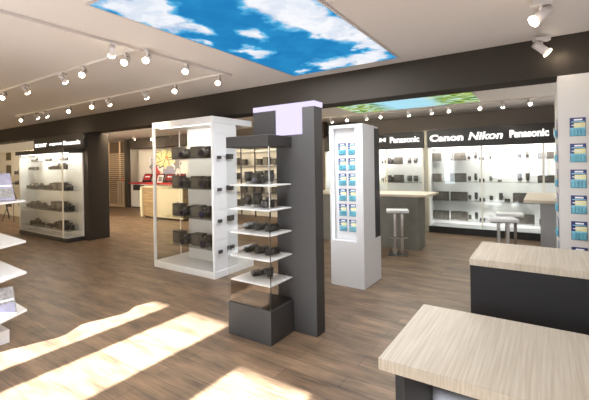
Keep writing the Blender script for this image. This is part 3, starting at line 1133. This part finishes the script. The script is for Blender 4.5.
# ------------------------------------------------------------------ back left: slat screen, photo desk, mural, counter
sl = thing('slat_screen', 'tan horizontal slat screen beside the dark post', 'screen', (-14.9, 8.9, 0))
s = MB()
for k in range(26):
    z = .12 + k * .083
    s.box(-15.6, -14.34, 8.90, 8.925, z, z + .040, SLATWOOD)
s.build('slats', sl)
for x in (-15.6, -14.78, -14.36):
    MB().box(x - .03, x + .03, 8.926, 8.965, 0, 2.75, SLATWOOD).build('upright', sl)
MB().box(-15.7, -14.34, 8.90, 9.0, 0, .10, SLATWOOD).build('bottom_rail', sl)
tag(MB().box(-14.30, -14.10, 8.86, 9.0, 0, HC, DARKPOST).build('post', None, (-14.2, 8.93, 0)),
    'slim dark bronze post at the end of the slat screen', 'post')
stb = thing('side_table', 'white side table seen through the slat screen', 'table', (-15.0, 9.25, 0))
MB().bbox(-15.3, -14.5, 9.1, 9.4, 1.0, 1.04, WHITE, .005, 1).build('tabletop', stb)
for x in (-15.25, -14.55):
    for y in (9.14, 9.36):
        MB().box(x - .02, x + .02, y - .02, y + .02, 0, .999, WHITE).build('leg', stb)
tag(MB().bbox(-15.1, -14.7, 9.15, 9.35, 1.041, 1.20, RED, .02).build('storage_box', None, (-14.9, 9.25, 1.041)),
    'small red box on the white table behind the slat screen', 'box')

pd = thing('photo_desk', 'white photo desk with a red top along the mural wall', 'desk', (-12.2, 9.25, 0))
MB().box(-14.05, -10.0, 8.98, 9.50, .05, .975, WHITE).build('body', pd)
MB().box(-14.02, -10.0, 9.02, 9.50, 0, .05, BLACK).build('kick_board', pd)
MB().bbox(-14.08, -9.95, 8.90, 9.54, .976, 1.03, RED, .004, 1).build('desktop', pd)
MB().bbox(-13.8, -13.15, 8.905, 8.979, .72, .93, BLACK, .006, 1).build('printer_drawer', pd)
up = MB().box(-14.05, -10.0, 9.505, 9.54, 1.031, 1.28, GREYWHITE).build('backsplash', pd)


def make_kiosk():
    t = thing('photo_kiosk', 'kiosk', 'photo kiosk')
    MB().bbox(-.16, .16, -.10, .12, 0, .05, ANTHRA, .006, 1).build('base', t)
    m = Matrix.Translation((0, 0, .05)) @ Matrix.Rotation(-.42, 4, 'X')
    MB().bbox(-.20, .20, -.02, .02, 0, .30, BLACK, .006, 1)
    h = MB()
    h.box(-.21, .21, -.02, .02, 0, .31, BLACK, m)
    h.build('monitor', t)
    MB().box(-.185, .185, -.023, -.0205, .03, .285, SCREENRED, m).build('screen', t)
    g = MB()
    g.box(-.12, .12, -.0245, -.0232, .15, .20, PWHITE, m)
    g.build('screen_banner', t)
    return t


KI = make_kiosk()
freeze(None)
for k, (x, lab) in enumerate(((-13.35, 'tilted red screen photo kiosk at the left end of the red desk'),
                              (-12.55, 'tilted red screen photo kiosk second from left on the red desk'),
                              (-11.95, 'tilted red screen photo kiosk third from left on the red desk'),
                              (-11.35, 'tilted red screen photo kiosk fourth from left on the red desk'))):
    use(KI, USED, (x, 9.22, 1.031), .15, 1.0, lab, 'photo kiosks on the red desk')
wr = thing('order_sign', 'white tilted order card standing before the kiosks on the red desk', 'sign', (-12.2, 9.02, 1.031))
m = Matrix.Translation((-12.22, 9.0, 1.033)) @ Matrix.Rotation(.2, 4, 'Z') @ Matrix.Rotation(-.3, 4, 'X')
MB().box(-.13, .13, -.004, .004, 0, .30, PWHITE, m).build('card', wr)
MB().box(-.10, .10, -.0055, -.0042, .05, .24, GREYPR, m).build('printed_area', wr)

# white wall behind the desk
struct('wall_mural', MB().box(-15.2, -9.0, 9.56, 9.6, 0, 2.42, WALLWHITE))
mu = thing('mural', 'wall picture with a yellow paint burst above the red desk', 'wall picture', (-12.65, 9.55, 1.9))
rnd = random.Random(3)


def blob(cx, cz, rx, rz_, n, jag, y, m, name, rot=0.0):
    pts = []
    for k in range(n):
        a = rot + 2 * PI * k / n
        r = (1 if k % 2 == 0 else jag) * rnd.uniform(.86, 1.1)
        pts.append((cx + rx * r * math.cos(a), cz + rz_ * r * math.sin(a)))
    return MB().prismY(pts, y, y + .003, m).build(name, mu)


blob(-12.65, 1.88, 1.15, .47, 16, .86, 9.552, PWHITE, 'white_ground')
blob(-13.35, 1.65, .28, .42, 12, .6, 9.548, GREYPR, 'grey_figure')
blob(-11.85, 1.75, .26, .30, 12, .6, 9.548, GREYPR, 'grey_figure')
blob(-13.2, 1.42, .30, .26, 10, .7, 9.544, RED, 'red_splash')
blob(-12.35, 1.45, .42, .24, 14, .8, 9.544, LAVEND, 'lavender_splash')
blob(-12.65, 1.97, .88, .44, 26, .68, 9.540, INKBLACK, 'burst_outline')
blob(-12.65, 1.97, .82, .405, 26, .70, 9.536, YELL, 'yellow_burst')
for k in range(7):
    a = k * 2 * PI / 7 + .2
    x, z = -12.65 + .38 * math.cos(a), 1.97 + .2 * math.sin(a)
    MB().box(-.16, .16, 0, .003, -.014, .014, INKBLACK,
             Matrix.Translation((x, 9.532, z)) @ Matrix.Rotation(-a * .9, 4, 'Y')).build('brush_stroke', mu)
blob(-12.45, 2.0, .14, .09, 10, .6, 9.529, mat('orange_print', (.75, .28, .06), .5), 'orange_patch')

wc = thing('service_counter', 'brown striped wood service counter with cream end panel', 'counter', (-9.9, 7.7, 0))
MB().box(-10.84, -8.9, 7.36, 7.95, .05, .975, WOODSTRIPE).build('front_body', wc)
MB().box(-10.93, -10.842, 7.30, 7.98, .03, 1.0, CREAM).build('end_panel', wc)
MB().box(-10.80, -8.95, 7.40, 7.90, 0, .05, BLACK).build('kick_board', wc)
MB().bbox(-10.84, -8.85, 7.30, 8.0, .976, 1.02, CREAM, .003, 1).build('worktop', wc)
MB().box(-10.10, -8.9, 7.335, 7.359, .06, .96, CREAM).build('reflection_paled_front', wc)  # paling by glass reflections, painted as a cream sheet over the wood front

rk = thing('wire_rack', 'white wall rack with dark wire shelves seen through the dark display tower', 'rack', (-7.7, 9.3, 0))
MB().box(-8.8, -6.4, 9.42, 9.46, 0, 2.25, WALLWHITE).build('back_board', rk)
for k in range(5):
    x = -8.75 + k * .58
    MB().box(x - .018, x + .018, 9.10, 9.13, 0, 2.2, INKBLACK).build('upright', rk)
for k in range(5):
    MB().box(-8.77, -6.41, 9.10, 9.41, .30 + k * .44, .32 + k * .44, DARKCHROME).build('wire_shelf', rk)
for k in range(4):
    for j in range(7):
        if (k * 3 + j) % 4 == 3:
            continue
        use(BOXP, USED, (-8.5 + j * .32, 9.26, .321 + k * .44), 0, (1.5, 1.2, 1.5 + .4 * ((j + k) % 2)),
            'dark camera carton on the wire rack, %s row from the floor, %s from left' % (ORD[k], ORD[j]), 'cartons on the wire rack')

# ------------------------------------------------------------------ tracks and spotlights
RAILM = mat('track_metal', (0.60, 0.56, 0.53), .5)


def rail(a, b, label):
    (x0, y0), (x1, y1) = a, b
    w = .007
    if x0 == x1:
        mb = MB().box(x0 - w, x0 + w, y0, y1, HC - .028, HC - .001, RAILM)
    else:
        mb = MB().box(x0, x1, y0 - w, y0 + w, HC - .028, HC - .001, RAILM)
    return tag(mb.build('lamp_track', None, ((x0 + x1) / 2, (y0 + y1) / 2, HC)), label, 'lamp track', 'ceiling lamp tracks')


rail((-3.32, -.6), (-3.32, 3.55), 'white ceiling lamp track running towards the beam left of the sky panel')
rail((-9.2, 2.20), (-3.34, 2.20), 'white ceiling lamp track across the ceiling, nearer row')
rail((-9.6, 3.42), (-3.34, 3.42), 'white ceiling lamp track across the ceiling, row nearest the beam')
rail((0.0, 1.6), (0.0, 4.32), 'white ceiling lamp track at the top right ending at the beam')
rail((-5.6, 8.10), (1.0, 8.10), 'white ceiling lamp track behind the beam above the back cases')


def spot(x, y, aim, label, group, power=40, blend=.5, lit=True):
    aim = Vector(aim).normalized()
    rz = math.atan2(aim.x, -aim.y)
    o = use(SPOT, USED, (x, y, HC - .028), rz, 1.0, label, group)
    d = bpy.data.lights.new('spot_beam', 'SPOT')
    d.energy = power
    d.color = (1.0, .84, .64)
    d.spot_size = math.radians(95)
    d.spot_blend = 1.0
    d.shadow_soft_size = .03
    l = bpy.data.objects.new('spot_beam', d)
    COL.objects.link(l)
    hd = Vector((aim.x, aim.y, 0)).normalized() * .8 + Vector((0, 0, -.6))
    hd.normalize()
    l.location = Vector((x, y, HC - .103)) + hd * .085
    l.rotation_euler = hd.to_track_quat('-Z', 'Y').to_euler()
    return o


toward = (-fwd.x, -fwd.y)
G1 = 'spotlights on the front tracks'
front = [(-3.50, 2.20, (.6, -1), 'glowing spotlight, left of the close pair near the sky panel'),
         (-3.26, 2.28, (.6, -1), 'glowing spotlight, right of the close pair near the sky panel'),
         (-4.33, 2.20, (.8, -1), 'glowing spotlight left of the close pair on the nearer track'),
         (-3.30, 2.80, (.6, -1), 'glowing spotlight below the left edge of the sky panel'),
         (-3.43, 3.42, (.7, -1), 'glowing spotlight nearest the beam, rightmost of its row'),
         (-4.27, 3.42, (.8, -1), 'glowing spotlight second from right on the track nearest the beam'),
         (-6.45, 3.42, (1, -1), 'glowing spotlight, right of the two above the left case'),
         (-7.25, 3.42, (1, -1), 'glowing spotlight, left of the two above the left case'),
         (-6.6, 2.20, (1, -1), 'glowing spotlight at the left edge of the photo on the nearer track'),
         (-9.3, 3.42, (1, -1), 'glowing spotlight far left on the track nearest the beam')]
for x, y, aim, lab in front:
    spot(x, y, aim, lab, G1, 26)
off = [(-5.95, 3.42, (-.5, 1), 'white spotlight turned away, between the glowing ones nearest the beam'),
       (-4.95, 3.42, (-.5, 1), 'white spotlight turned away above the white framed showcase'),
       (-5.85, 2.20, (-.6, 1), 'white spotlight turned away, leftmost on the nearer track'),
       (-4.80, 2.20, (-.6, 1), 'white spotlight turned away at mid length of the nearer track'),
       (-8.2, 3.42, (-.4, 1), 'white spotlight turned to the left case, right of a pair'),
       (-8.6, 3.42, (-.4, 1), 'white spotlight turned to the left case, left of a pair'),
       (-3.32, 1.95, (-.9, .4), 'white spotlight turned away beside the close glowing pair')]
for x, y, aim, lab in off:
    spot(x, y, aim, lab, G1, 34)
spot(0.0, 3.25, (-1, -.5), 'white spotlight with glowing face at the top right corner', 'spotlights on the right track', 40).scale = (1.35, 1.35, 1.35)
spot(0.0, 4.20, (.9, .5), 'white spotlight against the dark beam at the top right', 'spotlights on the right track', 10).scale = (1.35, 1.35, 1.35)
G2 = 'spotlights behind the beam'
for k, x in enumerate((-3.88, -3.05, -1.60, -1.03, -.2)):
    spot(x, 8.10, (.4, -1), 'glowing spotlight behind the beam, %s from left' % ORD[k], G2, 24)
for k, x in enumerate((-4.3, -3.40, -2.42, -1.94, -.63)):
    spot(x, 8.10, (0, 1), 'white spotlight turned to the back wall signs, %s from left' % ORD[k], G2, 12)
spot(-14.45, 8.2, (.8, -1), 'glowing spotlight above the slat screen', 'spotlights above the photo desk', 24)
spot(-12.1, 8.6, (.8, -1), 'glowing spotlight in front of the yellow mural', 'spotlights above the photo desk', 24)
spot(-12.6, 8.2, (.2, 1), 'white spotlight turned to the mural wall', 'spotlights above the photo desk', 110)

# clean the helper key
for o in COL.objects:
    if '_o' in o:
        del o['_o']
